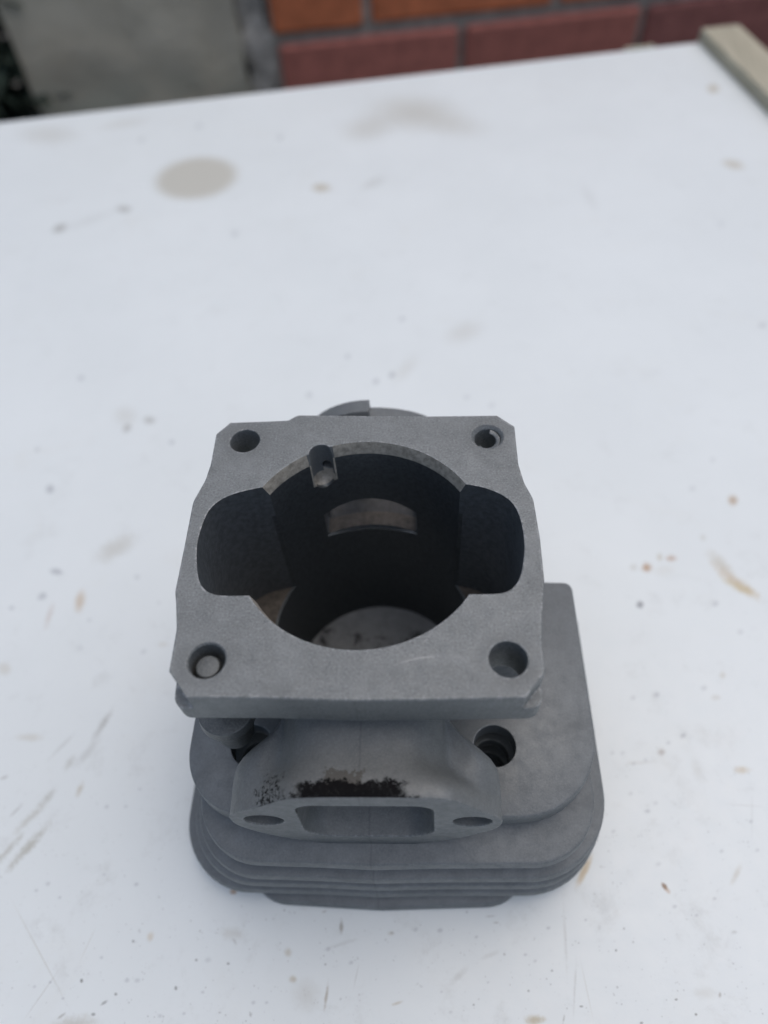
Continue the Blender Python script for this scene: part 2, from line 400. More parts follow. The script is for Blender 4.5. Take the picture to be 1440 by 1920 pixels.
def resample(pts, n=108):
    P = [Vector(q) for q in pts]; P = P[:] ; N = len(P)
    # Catmull-Rom through the points
    out = []; per = n//N
    for i in range(N):
        a, b, c, d = P[i-1], P[i], P[(i+1) % N], P[(i+2) % N]
        for k in range(per):
            u = k/per
            out.append(.5*((2*b) + (c-a)*u + (2*a-5*b+4*c-d)*u*u + (3*b-a-3*c+d)*u**3))
    return out
FA, RE = resample(FACE), resample(REAR)
bm = bmesh.new(); rings = []
#        y     blend to rear  ear reach  lift
for y, w, k, dz in [(-1.88, 0, .985, -.004), (-1.872, 0, 1, 0), (-1.80, .0, 1.0, 0), (-1.74, .15, 1.0, -.005), (-1.68, .45, 1.0, -.01), (-1.62, .8, .99, -.015), (-1.56, .95, .985, -.02), (-1.50, 1, .955, -.02), (-1.44, 1, .875, -.015), (-1.38, 1, .73, -.005), (-1.32, 1, .55, .0), (-1.26, 1, .37, .02), (-1.18, 1, .20, .05), (-1.10, 1, .15, .08), (-.98, 1, .12, .09)]:
    ring = []
    for f, r in zip(FA, RE):
        q = f*(1-w) + r*w
        top = max(0, min(1, (q.y + 1.3)/.6))
        ax = abs(q.x); sx = 1 if q.x > 0 else -1
        if ax > .62: ax = .62 + (ax-.62)*k
        ring.append(V(sx*ax, y, q.y + dz*top))
    rings.append(ring)
loft(bm, rings)
port = link('exhaust_port', bm, [M_port, M_cast], eng)
cut(port, [ytunnel(open_o, -2.2, -.9, 1.02, .70, 0, -1.15),
           ycyl([(.165, -2.2), (.165, -1.45), (.05, -1.38)], -.815, -1.30), ycyl([(.16, -2.2), (.16, -1.50), (.05, -1.42)], .86, -1.30)])
# smear of thread sealant left in the right stud hole
# ---------------------------------------------------------------- intake port at the back
IN = []
for k in range(14):
    a = R_(-10 + 100*k/13); IN.append(Vector((-.03 + .80*math.cos(a), -1.12 + .445*math.sin(a))))
for k in range(14):
    a = R_(90 + 100*k/13); IN.append(Vector((-.035 + .72*math.cos(a), -1.12 + .56*math.sin(a))))
IN += [Vector((-.9, -1.4)), Vector((-.6, -1.62)), Vector((.6, -1.62)), Vector((.85, -1.4))]
bm = bmesh.new()
loft(bm, [[V(q.x*k, y, -1.08 + (q.y+1.08)*k) for q in IN] for y, k in [(1.08, .66), (1.6, .62), (1.85, .7), (1.93, 1), (2.08, 1), (2.10, .985)]])
M_duct = simple('shade_dark_duct_wall', (.05, .052, .054), rough=.5, metallic=.3, nscale=14, amt=.3)  # dark colour stands in for shade inside the intake duct
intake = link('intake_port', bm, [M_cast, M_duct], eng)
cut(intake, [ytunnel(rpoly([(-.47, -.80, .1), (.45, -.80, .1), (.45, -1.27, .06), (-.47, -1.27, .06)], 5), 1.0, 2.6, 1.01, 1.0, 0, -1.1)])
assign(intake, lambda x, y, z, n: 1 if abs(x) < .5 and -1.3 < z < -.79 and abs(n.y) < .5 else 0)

# ---------------------------------------------------------------- cooling fins
def fin_outline(xl, xr, yf, rl, rr, yb=.58, yl=.60):
    return rpoly([(xl, yf+.01, rl), (-.5, yf-.012, 0), (.02, yf-.03, 0), (.6, yf-.012, 0), (xr, yf+.01, rr), (xr+.01, yb, .10), (1.32, yb+.03, .1), (1.22, 1.38, .2), (-1.22, 1.38, .2), (-1.3, yl, .1), (xl, yl, .1)], 14)
fins = [  # z top, thickness, outline
    (-1.75, .21, fin_outline(-1.69, 2.045, -1.75, .62, .76)),
    (-2.15, .15, fin_outline(-1.63, 2.05, -2.045, .62, .62)),
    (-2.53, .13, fin_outline(-1.74, 2.235, -2.10, .66, .80, .62)),
    (-2.86, .13, fin_outline(-1.87, 2.285, -2.11, .70, .84, .62)),
    (-3.17, .13, fin_outline(-2.03, 2.31, -2.125, .74, .86, .62)),
    (-3.46, .13, rpoly([(-1.42, -2.175, .45), (.02, -2.235, 0), (1.60, -2.175, .48), (1.4, .5, .3), (1.2, 1.35, .3), (-1.2, 1.35, .3), (-1.2, .5, .3)], 10))]
for i, (z, th, o) in enumerate(fins):
    bm = plate(o, [(z-th, .012), (z-th+.02, 0), (z-.035, .008), (z-.012, .016), (z, .034)])
    f = link('cooling_fin', bm, M_cast, eng)
    tools = [lathe([(1.03, z-.6), (1.03, z+.4)], n=64)]
    if i < 5:
        r = .19 if i == 0 else .165
        tools += [hole(1.125, -1.13 + (.02 if i else 0), r, z+.3, z-.5), hole(-1.10, -1.13, r, z+.3, z-.5)]
    if i == 0: tools.append(ytunnel(rpoly([(-.60, -.6), (.63, -.6), (.63, -1.99), (-.60, -1.99)]), -2.3, -.9))
    cut(f, tools)
    if i == 0: tag(f, 'topmost cooling fin with the two bolt access holes')

# ---------------------------------------------------------------- loose bolt in the front left flange hole
bolt = empty('bolt', TABLE_TOP)
tag(bolt, 'small grey bolt hanging in the front left hole of the cylinder flange', 'bolt')
tl = lambda z: (-.02 - .05*(-z), -.02*(-z))
def bl(prof): return lathe(prof, -1.075, -1.09, 32, tl)
link('shank', bl([(.03, -.9), (.098, -.9), (.098, -.115), (.085, -.082), (.03, -.078)]), M_bolt, bolt)
link('washer', bl([(.12, -1.00), (.235, -1.00), (.245, -.96), (.235, -.86), (.10, -.84)]), M_bolt, bolt)
link('head', bl([(.05, -1.47), (.12, -1.46), (.155, -1.41), (.165, -1.34), (.175, -1.10), (.19, -1.03), (.20, -1.002), (.05, -1.0)]), M_bolt, bolt)

# ---------------------------------------------------------------- table
EDGE_A = R_(8.949)                                   # the board is turned this much against the cylinder
ex = Vector((math.cos(EDGE_A), math.sin(EDGE_A), 0)); ey = Vector((-math.sin(EDGE_A), math.cos(EDGE_A), 0))
FARC = Vector((8.07, 18.16, 0))                      # far right corner of the board, model units
table = empty('table', TABLE_TOP)
tag(table, 'white painted board table with stains and dents, pale wooden strip along its right edge', 'table')
STAINS_AND_DENTS = [  # bluish-grey rows are dents, their shading painted as dark spots
(-4.451,12.296,0.9467,0.2358,0.1944,-0.9723,0.5,0.49,0.425,0.9,0.32,0.1),
(0.534,14.907,0.648,-0.0276,-0.1936,-0.8347,0.47,0.46,0.4,0.6,0.95,0.35),
(-0.62,14.261,1.191,0.1392,0.3269,-1.173,0.47,0.46,0.4,0.45,0.95,0.4),
(1.538,14.136,1.053,-0.0825,-0.3112,-1.376,0.47,0.46,0.4,0.3,0.95,0.4),
(-1.572,11.681,3.547,0.2469,-0.281,-4.214,0.47,0.43,0.33,0.8,0.8,0.3),
(-0.428,11.799,2.314,0.6312,2.771,-3.394,0.33,0.33,0.3,0.25,0.9,0.5),
(-5.842,11.11,4.234,0.9999,-0.3323,-5.362,0.33,0.33,0.3,0.6,0.8,0.3),
(-7.075,10.456,4.096,2.045,2.669,-3.905,0.33,0.33,0.3,0.7,0.8,0.3),
(-6.478,10.74,1.162,0.5461,2.205,-3.24,0.33,0.33,0.3,0.12,0.9,0.5),
(7.792,15.533,5.224,-1.297,-0.2991,-3.208,0.47,0.43,0.33,0.8,0.8,0.3),
(7.348,12.021,3.036,-1.23,-2.181,-3.147,0.47,0.43,0.33,0.6,0.8,0.5),
(-8.576,14.588,0.9848,0.2967,-0.1157,-1.448,0.47,0.46,0.4,0.35,0.95,0.5),
(-6.783,14.98,1.044,0.3367,0.8164,-2.759,0.47,0.46,0.4,0.25,0.9,0.6),
(1.31,6.788,2.021,0.3823,1.301,-2.598,0.47,0.46,0.4,0.3,0.95,0.4),
(0.291,5.894,1.735,1.385,4.599,-2.721,0.47,0.46,0.4,0.22,0.95,0.4),
(4.117,10.931,5.735,0.9188,1.067,-1.237,0.33,0.33,0.3,0.12,0.95,0.4),
(-4.258,4.629,6.772,5.766,7.091,-4.829,0.33,0.33,0.3,0.55,0.8,0.4),
(-3.923,4.797,7.025,1.505,-0.2315,-8.382,0.33,0.33,0.3,0.55,0.8,0.4),
(-4.35,4.905,3.714,0.872,-0.08967,-3.186,0.47,0.46,0.4,0.28,0.95,0.5),
(-5.169,3.393,11.16,0.05645,-3.876,-9.365,0.34,0.36,0.38,0.6,0.7,0.4),
(-3.892,2.294,1.997,1.463,2.618,-3.306,0.47,0.46,0.4,0.5,0.9,0.6),
(-4.633,1.91,8.045,1.374,-2.428,-14.82,0.34,0.36,0.38,0.6,0.8,0.4),
(-4.72,1.518,8.905,7.32,7.283,-9.255,0.34,0.36,0.38,0.55,0.8,0.4),
(-4.164,1.43,10.1,0.8294,-1.036,-4.51,0.5,0.37,0.22,0.6,0.9,0.5),
(-4.531,1.213,16.1,0.04404,-1.339,-4.088,0.5,0.42,0.36,0.4,0.9,0.5),
(-4.895,0.455,8.848,3.002,-0.02988,-8.527,0.47,0.43,0.33,0.35,0.8,0.4),
(-2.888,0.788,10.12,2.053,-0.08924,-16.51,0.47,0.43,0.33,0.25,0.9,0.4),
(-4.281,-0.436,4.715,1.497,0.02182,-15.39,0.47,0.43,0.33,0.35,0.9,0.6),
(-3.413,-0.271,15.81,-6.286,-1.953,-3.517,0.33,0.33,0.3,0.55,0.95,0.7),
(-3.509,-0.608,11.82,-7.028,-1.974,-2.954,0.33,0.33,0.3,0.3,0.95,0.7),
(-3.697,-0.746,13.61,-7.185,-4.322,-7.001,0.3,0.29,0.22,0.36,0.95,0.75),
(-3.852,-0.545,21.64,-15.89,-2.395,-3.157,0.33,0.33,0.3,0.25,0.9,0.6),
(-3.841,-1.127,15.29,-9.069,-3.383,-5.366,0.3,0.29,0.23,0.42,0.95,0.8),
(-3.965,-1.331,11.06,-9.329,-2.127,-2.843,0.36,0.34,0.26,0.42,0.95,0.85),
(-3.909,-1.665,11.24,-7.622,-1.457,-2.29,0.3,0.28,0.2,0.55,0.95,0.9),
(-4.123,-1.694,15.45,-10.26,-1.82,-2.9,0.3,0.28,0.2,0.4,0.95,0.9),
(-4.17,-1.275,37.95,-28.42,-5.108,-7.26,0.33,0.33,0.3,0.45,0.8,0.4),
(-4.432,-0.908,14.06,11.72,16.58,-31.62,0.33,0.33,0.3,0.5,0.8,0.4),
(-3.489,-1.037,20.58,-4.53,-3.315,-8.537,0.47,0.43,0.33,0.6,0.9,0.6),
(4.954,2.991,10.31,-2.721,-0.1491,-8.056,0.42,0.3,0.18,0.8,0.9,0.3),
(3.53,1.883,10.87,-2.129,-0.1182,-9.896,0.4,0.22,0.09,0.8,0.9,0.4),
(3.732,2.042,17.53,-3.611,-0.1501,-11.66,0.47,0.43,0.33,0.6,0.9,0.4),
(3.878,2.023,10.04,-2.159,-0.1867,-14.61,0.42,0.27,0.17,0.65,0.9,0.4),
(3.745,1.83,5.076,-1.063,-0.0871,-7.477,0.47,0.43,0.33,0.15,0.95,0.5),
(3.353,1.885,14.11,-2.612,-0.1574,-13.18,0.47,0.46,0.4,0.4,0.9,0.4),
(3.33,1.316,16.24,-3.091,-0.1223,-14.14,0.17,0.18,0.2,0.75,0.75,0.3),
(4.643,1.655,1.621,-1.514,-6.452,-5.21,0.52,0.43,0.3,0.75,0.95,0.7),
(4.51,1.947,2.7,-2.592,-6.609,-4.818,0.47,0.43,0.33,0.5,0.95,0.7),
(4.672,1.557,2.722,-1.872,-6.513,-9.442,0.53,0.45,0.27,0.75,0.9,0.6),
(4.383,2.356,17.31,-4.159,-0.1845,-12.51,0.47,0.46,0.4,0.4,0.9,0.3),
(3.292,0.091,17.62,-3.585,-0.03345,-21.36,0.34,0.36,0.38,0.5,0.8,0.4),
(3.497,-0.4,17.81,6.016,13.75,-26.22,0.34,0.36,0.38,0.55,0.8,0.4),
(3.208,-0.592,16.63,-3.448,0.04344,-18.27,0.3,0.24,0.2,0.55,0.9,0.4),
(4.134,0.34,17.49,-4.474,-0.04874,-16.13,0.47,0.43,0.33,0.4,0.9,0.4),
(3.981,0.056,13.35,-3.343,-0.02958,-21.54,0.47,0.46,0.4,0.4,0.9,0.4),
(4.05,-0.792,7.752,-2.097,0.06049,-17.02,0.5,0.38,0.2,0.5,0.9,0.5),
(3.566,-0.8,11.37,1.462,1.831,-5.416,0.47,0.46,0.4,0.25,0.95,0.5),
(2.944,-0.713,4.166,-0.4288,3.019,-33.84,0.47,0.46,0.4,0.25,0.9,0.5),
(2.924,-1.237,21.75,-4.267,0.2201,-36.09,0.34,0.36,0.38,0.5,0.8,0.4),
(2.953,-1.975,28.81,18.81,11.52,-18.32,0.22,0.13,0.07,0.9,0.6,0.4),
(2.978,-2.014,28.9,18.88,12.85,-20.52,0.4,0.22,0.09,0.5,0.8,0.4),
(2.156,-1.832,18.11,-12.21,-1.935,-4.131,0.5,0.38,0.2,0.75,0.8,0.3),
(-1.55,-2.072,19.47,2.791,0.302,-28.39,0.4,0.22,0.09,0.7,0.8,0.4),
(3.708,-1.858,21.0,-16.12,-2.931,-6.162,0.47,0.43,0.33,0.4,0.9,0.6),
(-0.384,-2.381,36.46,1.923,0.1543,-12.38,0.25,0.22,0.17,0.65,0.8,0.5),
(-0.912,-2.612,18.44,1.793,0.2489,-18.14,0.47,0.43,0.33,0.55,0.9,0.4),
(-0.842,-2.837,18.8,1.752,0.3766,-25.11,0.47,0.43,0.33,0.7,0.9,0.4),
(-0.694,-2.966,5.29,0.4317,0.09097,-5.78,0.47,0.46,0.4,0.3,0.9,0.4),
(-0.499,-2.971,47.42,-4.983,-0.7176,-7.227,0.3,0.25,0.18,0.65,0.8,0.6),
(0.194,-3.016,13.07,5.27,15.86,-55.76,0.47,0.43,0.33,0.6,0.9,0.5),
(1.502,-3.124,7.658,-0.811,0.3397,-20.17,0.42,0.36,0.22,0.75,0.9,0.6),
(0.125,-2.431,18.43,0.2158,0.4538,-35.51,0.47,0.46,0.4,0.5,0.9,0.4),
(-1.507,-2.452,5.644,0.8141,0.1686,-13.2,0.47,0.46,0.4,0.35,0.9,0.6),
(-2.961,-3.254,3.109,1.428,1.264,-9.521,0.47,0.46,0.4,0.6,0.9,0.7),
(-2.35,-2.492,21.16,-4.534,-4.516,-16.26,0.5,0.38,0.2,0.4,0.9,0.4),
(-1.469,-2.522,38.99,32.28,9.33,-17.21,0.33,0.33,0.3,0.4,0.9,0.5),
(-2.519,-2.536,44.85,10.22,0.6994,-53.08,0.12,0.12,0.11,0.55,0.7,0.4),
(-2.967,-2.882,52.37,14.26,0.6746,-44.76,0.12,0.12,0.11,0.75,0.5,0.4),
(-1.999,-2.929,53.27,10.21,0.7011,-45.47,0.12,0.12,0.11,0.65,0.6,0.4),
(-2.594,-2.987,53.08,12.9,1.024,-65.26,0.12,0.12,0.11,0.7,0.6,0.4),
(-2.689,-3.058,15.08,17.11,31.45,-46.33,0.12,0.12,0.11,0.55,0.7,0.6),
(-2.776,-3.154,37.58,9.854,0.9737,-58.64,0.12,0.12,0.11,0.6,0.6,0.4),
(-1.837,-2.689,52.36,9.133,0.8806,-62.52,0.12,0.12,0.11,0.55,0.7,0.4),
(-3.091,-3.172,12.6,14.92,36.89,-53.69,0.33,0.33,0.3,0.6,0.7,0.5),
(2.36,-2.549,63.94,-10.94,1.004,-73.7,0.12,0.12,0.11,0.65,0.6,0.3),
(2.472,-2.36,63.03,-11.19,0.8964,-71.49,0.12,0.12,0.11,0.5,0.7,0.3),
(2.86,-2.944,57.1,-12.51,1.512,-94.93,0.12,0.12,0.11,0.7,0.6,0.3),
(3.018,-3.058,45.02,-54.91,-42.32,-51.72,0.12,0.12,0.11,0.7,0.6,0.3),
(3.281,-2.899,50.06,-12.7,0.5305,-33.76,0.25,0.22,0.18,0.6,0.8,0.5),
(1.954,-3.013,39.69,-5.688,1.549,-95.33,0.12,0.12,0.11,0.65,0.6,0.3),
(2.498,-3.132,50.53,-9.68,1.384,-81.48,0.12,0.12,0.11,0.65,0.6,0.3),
(1.775,-3.112,65.78,-22.48,-3.067,-23.39,0.33,0.33,0.3,0.6,0.8,0.7),
(3.133,-2.888,6.655,-1.604,0.2632,-16.83,0.47,0.46,0.4,0.25,0.9,0.6),
(3.554,-2.378,24.03,-6.369,0.5522,-43.4,0.33,0.33,0.3,0.4,0.8,0.5),
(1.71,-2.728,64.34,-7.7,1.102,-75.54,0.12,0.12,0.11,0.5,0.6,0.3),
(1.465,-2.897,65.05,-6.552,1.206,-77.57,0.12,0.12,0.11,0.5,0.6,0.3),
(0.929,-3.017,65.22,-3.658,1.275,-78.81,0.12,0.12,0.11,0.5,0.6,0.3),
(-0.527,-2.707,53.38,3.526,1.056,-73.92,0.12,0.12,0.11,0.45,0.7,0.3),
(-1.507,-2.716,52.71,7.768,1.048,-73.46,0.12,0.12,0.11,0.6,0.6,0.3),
(0.136,-2.427,46.06,0.4988,0.9051,-70.98,0.33,0.33,0.3,0.5,0.7,0.3),
(1.194,-2.324,23.17,-1.722,0.8615,-70.38,0.33,0.33,0.3,0.45,0.8,0.4),
(1.144,-2.267,13.1,0.3838,6.183,-69.82,0.33,0.33,0.3,0.4,0.8,0.5),
(-0.569,-2.244,24.03,11.67,21.26,-63.05,0.33,0.33,0.3,0.5,0.8,0.4),
(-3.489,-2.629,97.58,93.24,0.6394,-1.207,0.42,0.41,0.34,0.5,0.9,0.1),
(-3.334,-2.99,109.1,-60.13,-1.368,-2.911,0.42,0.41,0.36,0.5,0.9,0.1),
(-2.986,-2.566,125.5,-35.87,-1.621,-4.729,0.47,0.46,0.4,0.4,0.9,0.1),
(2.025,-2.876,147.1,15.45,0.5912,-3.118,0.47,0.46,0.4,0.45,0.9,0.1),
(-0.214,-2.801,142.8,-30.37,-1.201,-7.415,0.33,0.33,0.3,0.4,0.9,0.1),
(1.875,-2.455,47.17,-3.32,0.159,-2.723,0.33,0.33,0.3,0.25,0.95,0.8),
(1.915,-2.856,65.2,-13.05,-0.09553,-3.289,0.33,0.33,0.3,0.3,0.95,0.8),
(0.795,-2.786,4.434,5.155,17.22,-20.82,0.33,0.33,0.3,0.22,0.95,0.8),
(1.121,-2.603,6.32,2.253,11.28,-35.35,0.33,0.33,0.3,0.2,0.95,0.8),
(-0.376,-2.531,4.365,1.898,11.95,-40.43,0.33,0.33,0.3,0.22,0.95,0.8),
(4.031,-1.28,58.99,-16.45,0.01947,-3.05,0.33,0.33,0.3,0.15,0.95,0.5),
(3.977,-1.17,3.5,-1.205,-5.601,-88.07,0.33,0.33,0.3,0.2,0.95,0.5),
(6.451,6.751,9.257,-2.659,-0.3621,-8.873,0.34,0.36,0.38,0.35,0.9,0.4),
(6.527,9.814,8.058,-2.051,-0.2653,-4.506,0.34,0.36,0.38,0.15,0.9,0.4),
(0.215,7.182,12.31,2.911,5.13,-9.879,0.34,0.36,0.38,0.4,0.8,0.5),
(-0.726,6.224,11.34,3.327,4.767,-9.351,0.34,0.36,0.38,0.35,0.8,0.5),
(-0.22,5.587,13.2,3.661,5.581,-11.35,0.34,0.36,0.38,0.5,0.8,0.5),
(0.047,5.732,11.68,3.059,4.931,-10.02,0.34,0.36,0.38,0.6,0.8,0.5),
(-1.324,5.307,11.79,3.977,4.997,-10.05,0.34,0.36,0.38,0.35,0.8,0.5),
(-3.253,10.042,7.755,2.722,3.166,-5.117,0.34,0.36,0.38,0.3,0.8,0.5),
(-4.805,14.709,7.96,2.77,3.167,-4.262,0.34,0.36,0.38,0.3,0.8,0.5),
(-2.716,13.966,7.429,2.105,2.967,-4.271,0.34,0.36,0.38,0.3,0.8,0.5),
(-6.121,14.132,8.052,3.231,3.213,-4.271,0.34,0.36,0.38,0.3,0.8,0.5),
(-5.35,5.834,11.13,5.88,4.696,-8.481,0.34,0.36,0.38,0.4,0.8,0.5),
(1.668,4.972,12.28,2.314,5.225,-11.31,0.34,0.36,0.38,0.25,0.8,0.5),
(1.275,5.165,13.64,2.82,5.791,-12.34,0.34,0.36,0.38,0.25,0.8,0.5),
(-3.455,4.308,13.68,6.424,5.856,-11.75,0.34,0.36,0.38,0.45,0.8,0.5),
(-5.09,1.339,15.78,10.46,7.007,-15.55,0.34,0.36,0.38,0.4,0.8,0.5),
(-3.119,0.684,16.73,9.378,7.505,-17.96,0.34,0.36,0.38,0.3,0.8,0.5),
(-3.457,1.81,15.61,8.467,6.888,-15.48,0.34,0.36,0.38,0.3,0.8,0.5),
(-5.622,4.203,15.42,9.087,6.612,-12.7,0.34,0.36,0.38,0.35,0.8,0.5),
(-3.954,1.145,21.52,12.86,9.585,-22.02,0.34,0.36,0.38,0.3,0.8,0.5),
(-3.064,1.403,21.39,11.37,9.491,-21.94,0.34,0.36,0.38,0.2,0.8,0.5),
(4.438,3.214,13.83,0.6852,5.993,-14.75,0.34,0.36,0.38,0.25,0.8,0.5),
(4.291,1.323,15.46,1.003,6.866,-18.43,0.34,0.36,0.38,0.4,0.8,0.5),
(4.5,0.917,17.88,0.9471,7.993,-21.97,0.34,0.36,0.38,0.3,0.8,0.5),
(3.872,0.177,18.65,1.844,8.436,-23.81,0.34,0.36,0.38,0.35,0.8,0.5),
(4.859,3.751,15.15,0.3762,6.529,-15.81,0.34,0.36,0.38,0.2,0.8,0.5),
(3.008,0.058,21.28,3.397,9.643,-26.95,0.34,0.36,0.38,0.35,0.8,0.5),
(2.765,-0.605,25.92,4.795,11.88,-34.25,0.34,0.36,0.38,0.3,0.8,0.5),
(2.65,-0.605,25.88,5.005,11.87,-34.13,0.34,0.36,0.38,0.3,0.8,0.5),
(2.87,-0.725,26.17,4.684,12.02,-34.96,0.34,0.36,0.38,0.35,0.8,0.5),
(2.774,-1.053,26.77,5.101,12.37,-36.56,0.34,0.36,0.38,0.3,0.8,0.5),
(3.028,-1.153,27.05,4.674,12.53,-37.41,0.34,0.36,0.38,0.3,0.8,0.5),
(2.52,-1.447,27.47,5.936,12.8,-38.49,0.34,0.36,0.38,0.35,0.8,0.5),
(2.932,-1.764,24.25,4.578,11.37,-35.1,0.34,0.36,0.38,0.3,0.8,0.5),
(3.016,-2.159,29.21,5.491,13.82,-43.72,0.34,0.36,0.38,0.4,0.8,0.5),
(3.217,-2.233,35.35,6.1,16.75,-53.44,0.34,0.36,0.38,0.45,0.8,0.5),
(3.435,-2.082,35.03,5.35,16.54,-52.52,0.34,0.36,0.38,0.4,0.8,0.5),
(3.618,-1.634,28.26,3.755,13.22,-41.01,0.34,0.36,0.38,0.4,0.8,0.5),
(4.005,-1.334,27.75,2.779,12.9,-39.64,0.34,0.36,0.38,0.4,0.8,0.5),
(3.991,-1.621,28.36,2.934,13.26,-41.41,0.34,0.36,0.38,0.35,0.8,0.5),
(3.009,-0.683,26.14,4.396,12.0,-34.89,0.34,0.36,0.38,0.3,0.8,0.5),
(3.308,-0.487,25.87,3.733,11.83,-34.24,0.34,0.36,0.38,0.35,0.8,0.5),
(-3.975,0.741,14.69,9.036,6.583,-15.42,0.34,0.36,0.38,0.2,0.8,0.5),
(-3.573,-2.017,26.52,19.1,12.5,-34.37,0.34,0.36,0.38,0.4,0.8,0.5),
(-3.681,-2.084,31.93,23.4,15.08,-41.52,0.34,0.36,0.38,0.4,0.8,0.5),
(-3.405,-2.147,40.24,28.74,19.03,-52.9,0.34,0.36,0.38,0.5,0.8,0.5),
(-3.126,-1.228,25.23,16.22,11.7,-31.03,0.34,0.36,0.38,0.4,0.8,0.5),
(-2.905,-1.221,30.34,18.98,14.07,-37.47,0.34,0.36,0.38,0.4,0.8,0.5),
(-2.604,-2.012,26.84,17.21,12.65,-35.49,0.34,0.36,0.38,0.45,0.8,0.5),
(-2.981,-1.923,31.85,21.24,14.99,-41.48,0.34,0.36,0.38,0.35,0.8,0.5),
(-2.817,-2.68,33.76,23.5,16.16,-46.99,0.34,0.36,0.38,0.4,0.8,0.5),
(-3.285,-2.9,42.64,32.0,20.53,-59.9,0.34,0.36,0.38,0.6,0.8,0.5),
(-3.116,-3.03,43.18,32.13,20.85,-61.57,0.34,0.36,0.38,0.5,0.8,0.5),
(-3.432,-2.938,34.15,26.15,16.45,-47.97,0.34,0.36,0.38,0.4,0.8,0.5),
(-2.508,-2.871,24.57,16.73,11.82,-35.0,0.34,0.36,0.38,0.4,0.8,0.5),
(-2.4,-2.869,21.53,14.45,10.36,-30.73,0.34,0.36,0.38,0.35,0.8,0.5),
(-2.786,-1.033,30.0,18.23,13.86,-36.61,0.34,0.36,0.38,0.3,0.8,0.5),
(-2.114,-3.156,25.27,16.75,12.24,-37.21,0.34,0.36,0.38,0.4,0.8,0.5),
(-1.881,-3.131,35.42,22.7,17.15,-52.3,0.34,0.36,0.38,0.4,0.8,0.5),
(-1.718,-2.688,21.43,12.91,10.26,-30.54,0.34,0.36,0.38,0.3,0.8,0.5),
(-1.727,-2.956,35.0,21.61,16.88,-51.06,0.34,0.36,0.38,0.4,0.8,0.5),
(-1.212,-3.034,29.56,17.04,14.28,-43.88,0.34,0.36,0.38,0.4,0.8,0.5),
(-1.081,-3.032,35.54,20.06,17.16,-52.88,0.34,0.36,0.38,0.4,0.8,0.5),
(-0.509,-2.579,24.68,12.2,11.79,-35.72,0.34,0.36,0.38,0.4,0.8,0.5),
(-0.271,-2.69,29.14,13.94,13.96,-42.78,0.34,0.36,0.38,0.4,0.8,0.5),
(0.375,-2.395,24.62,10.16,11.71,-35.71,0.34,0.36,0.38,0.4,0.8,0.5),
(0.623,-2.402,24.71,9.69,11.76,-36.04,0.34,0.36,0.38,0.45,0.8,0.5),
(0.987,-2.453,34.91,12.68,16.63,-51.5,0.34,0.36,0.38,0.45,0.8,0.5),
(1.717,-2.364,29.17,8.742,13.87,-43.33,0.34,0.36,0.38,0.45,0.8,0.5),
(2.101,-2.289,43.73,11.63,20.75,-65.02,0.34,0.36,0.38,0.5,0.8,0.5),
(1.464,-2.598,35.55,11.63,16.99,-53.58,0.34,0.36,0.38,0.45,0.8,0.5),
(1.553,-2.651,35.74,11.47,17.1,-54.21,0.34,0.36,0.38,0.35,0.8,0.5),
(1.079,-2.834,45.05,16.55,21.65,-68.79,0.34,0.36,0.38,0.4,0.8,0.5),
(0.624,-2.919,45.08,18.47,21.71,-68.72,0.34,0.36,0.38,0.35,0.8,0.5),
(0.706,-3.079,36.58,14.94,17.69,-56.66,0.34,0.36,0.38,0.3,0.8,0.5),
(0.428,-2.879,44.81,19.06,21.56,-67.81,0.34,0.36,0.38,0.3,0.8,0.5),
]

def stain_group():
    g = bpy.data.node_groups.new('stain', 'ShaderNodeTree')
    I = g.interface
    for nm, ty in (('Color', 'NodeSocketColor'), ('Co', 'NodeSocketVector'), ('Noise', 'NodeSocketFloat'), ('C', 'NodeSocketVector'), ('A', 'NodeSocketVector'), ('B', 'NodeSocketVector'), ('Stain', 'NodeSocketColor'), ('Strength', 'NodeSocketFloat'), ('Inner', 'NodeSocketFloat'), ('Ragged', 'NodeSocketFloat')):
        I.new_socket(nm, in_out='INPUT', socket_type=ty)
    I.new_socket('Color', in_out='OUTPUT', socket_type='NodeSocketColor')
    gi = g.nodes.new('NodeGroupInput'); go = g.nodes.new('NodeGroupOutput'); L = g.links.new
    def vm(op, a, b):
        n = g.nodes.new('ShaderNodeVectorMath'); n.operation = op; L(a, n.inputs[0]); L(b, n.inputs[1]); return n
    def mm(op, a, b):
        n = g.nodes.new('ShaderNodeMath'); n.operation = op
        for i, q in enumerate((a, b)):
            if isinstance(q, (int, float)): n.inputs[i].default_value = q
            else: L(q, n.inputs[i])
        return n.outputs[0]
    sub = vm('SUBTRACT', gi.outputs['Co'], gi.outputs['C']).outputs[0]
    u = vm('DOT_PRODUCT', sub, gi.outputs['A']).outputs['Value']; w = vm('DOT_PRODUCT', sub, gi.outputs['B']).outputs['Value']
    d = mm('SQRT', mm('ADD', mm('MULTIPLY', u, u), mm('MULTIPLY', w, w)), 0)
    d = mm('ADD', d, mm('MULTIPLY', mm('SUBTRACT', gi.outputs['Noise'], .5), mm('MULTIPLY', gi.outputs['Ragged'], 2.6)))
    mr = g.nodes.new('ShaderNodeMapRange'); mr.interpolation_type = 'SMOOTHSTEP'
    L(d, mr.inputs['Value']); L(gi.outputs['Inner'], mr.inputs['From Min']); mr.inputs['From Max'].default_value = 1.08
    mr.inputs['To Min'].default_value = 1; mr.inputs['To Max'].default_value = 0
    mx = g.nodes.new('ShaderNodeMix'); mx.data_type = 'RGBA'
    L(mm('MULTIPLY', mr.outputs[0], gi.outputs['Strength']), mx.inputs[0]); L(gi.outputs['Color'], mx.inputs[6]); L(gi.outputs['Stain'], mx.inputs[7])
    L(mx.outputs[2], go.inputs[0])
    return g
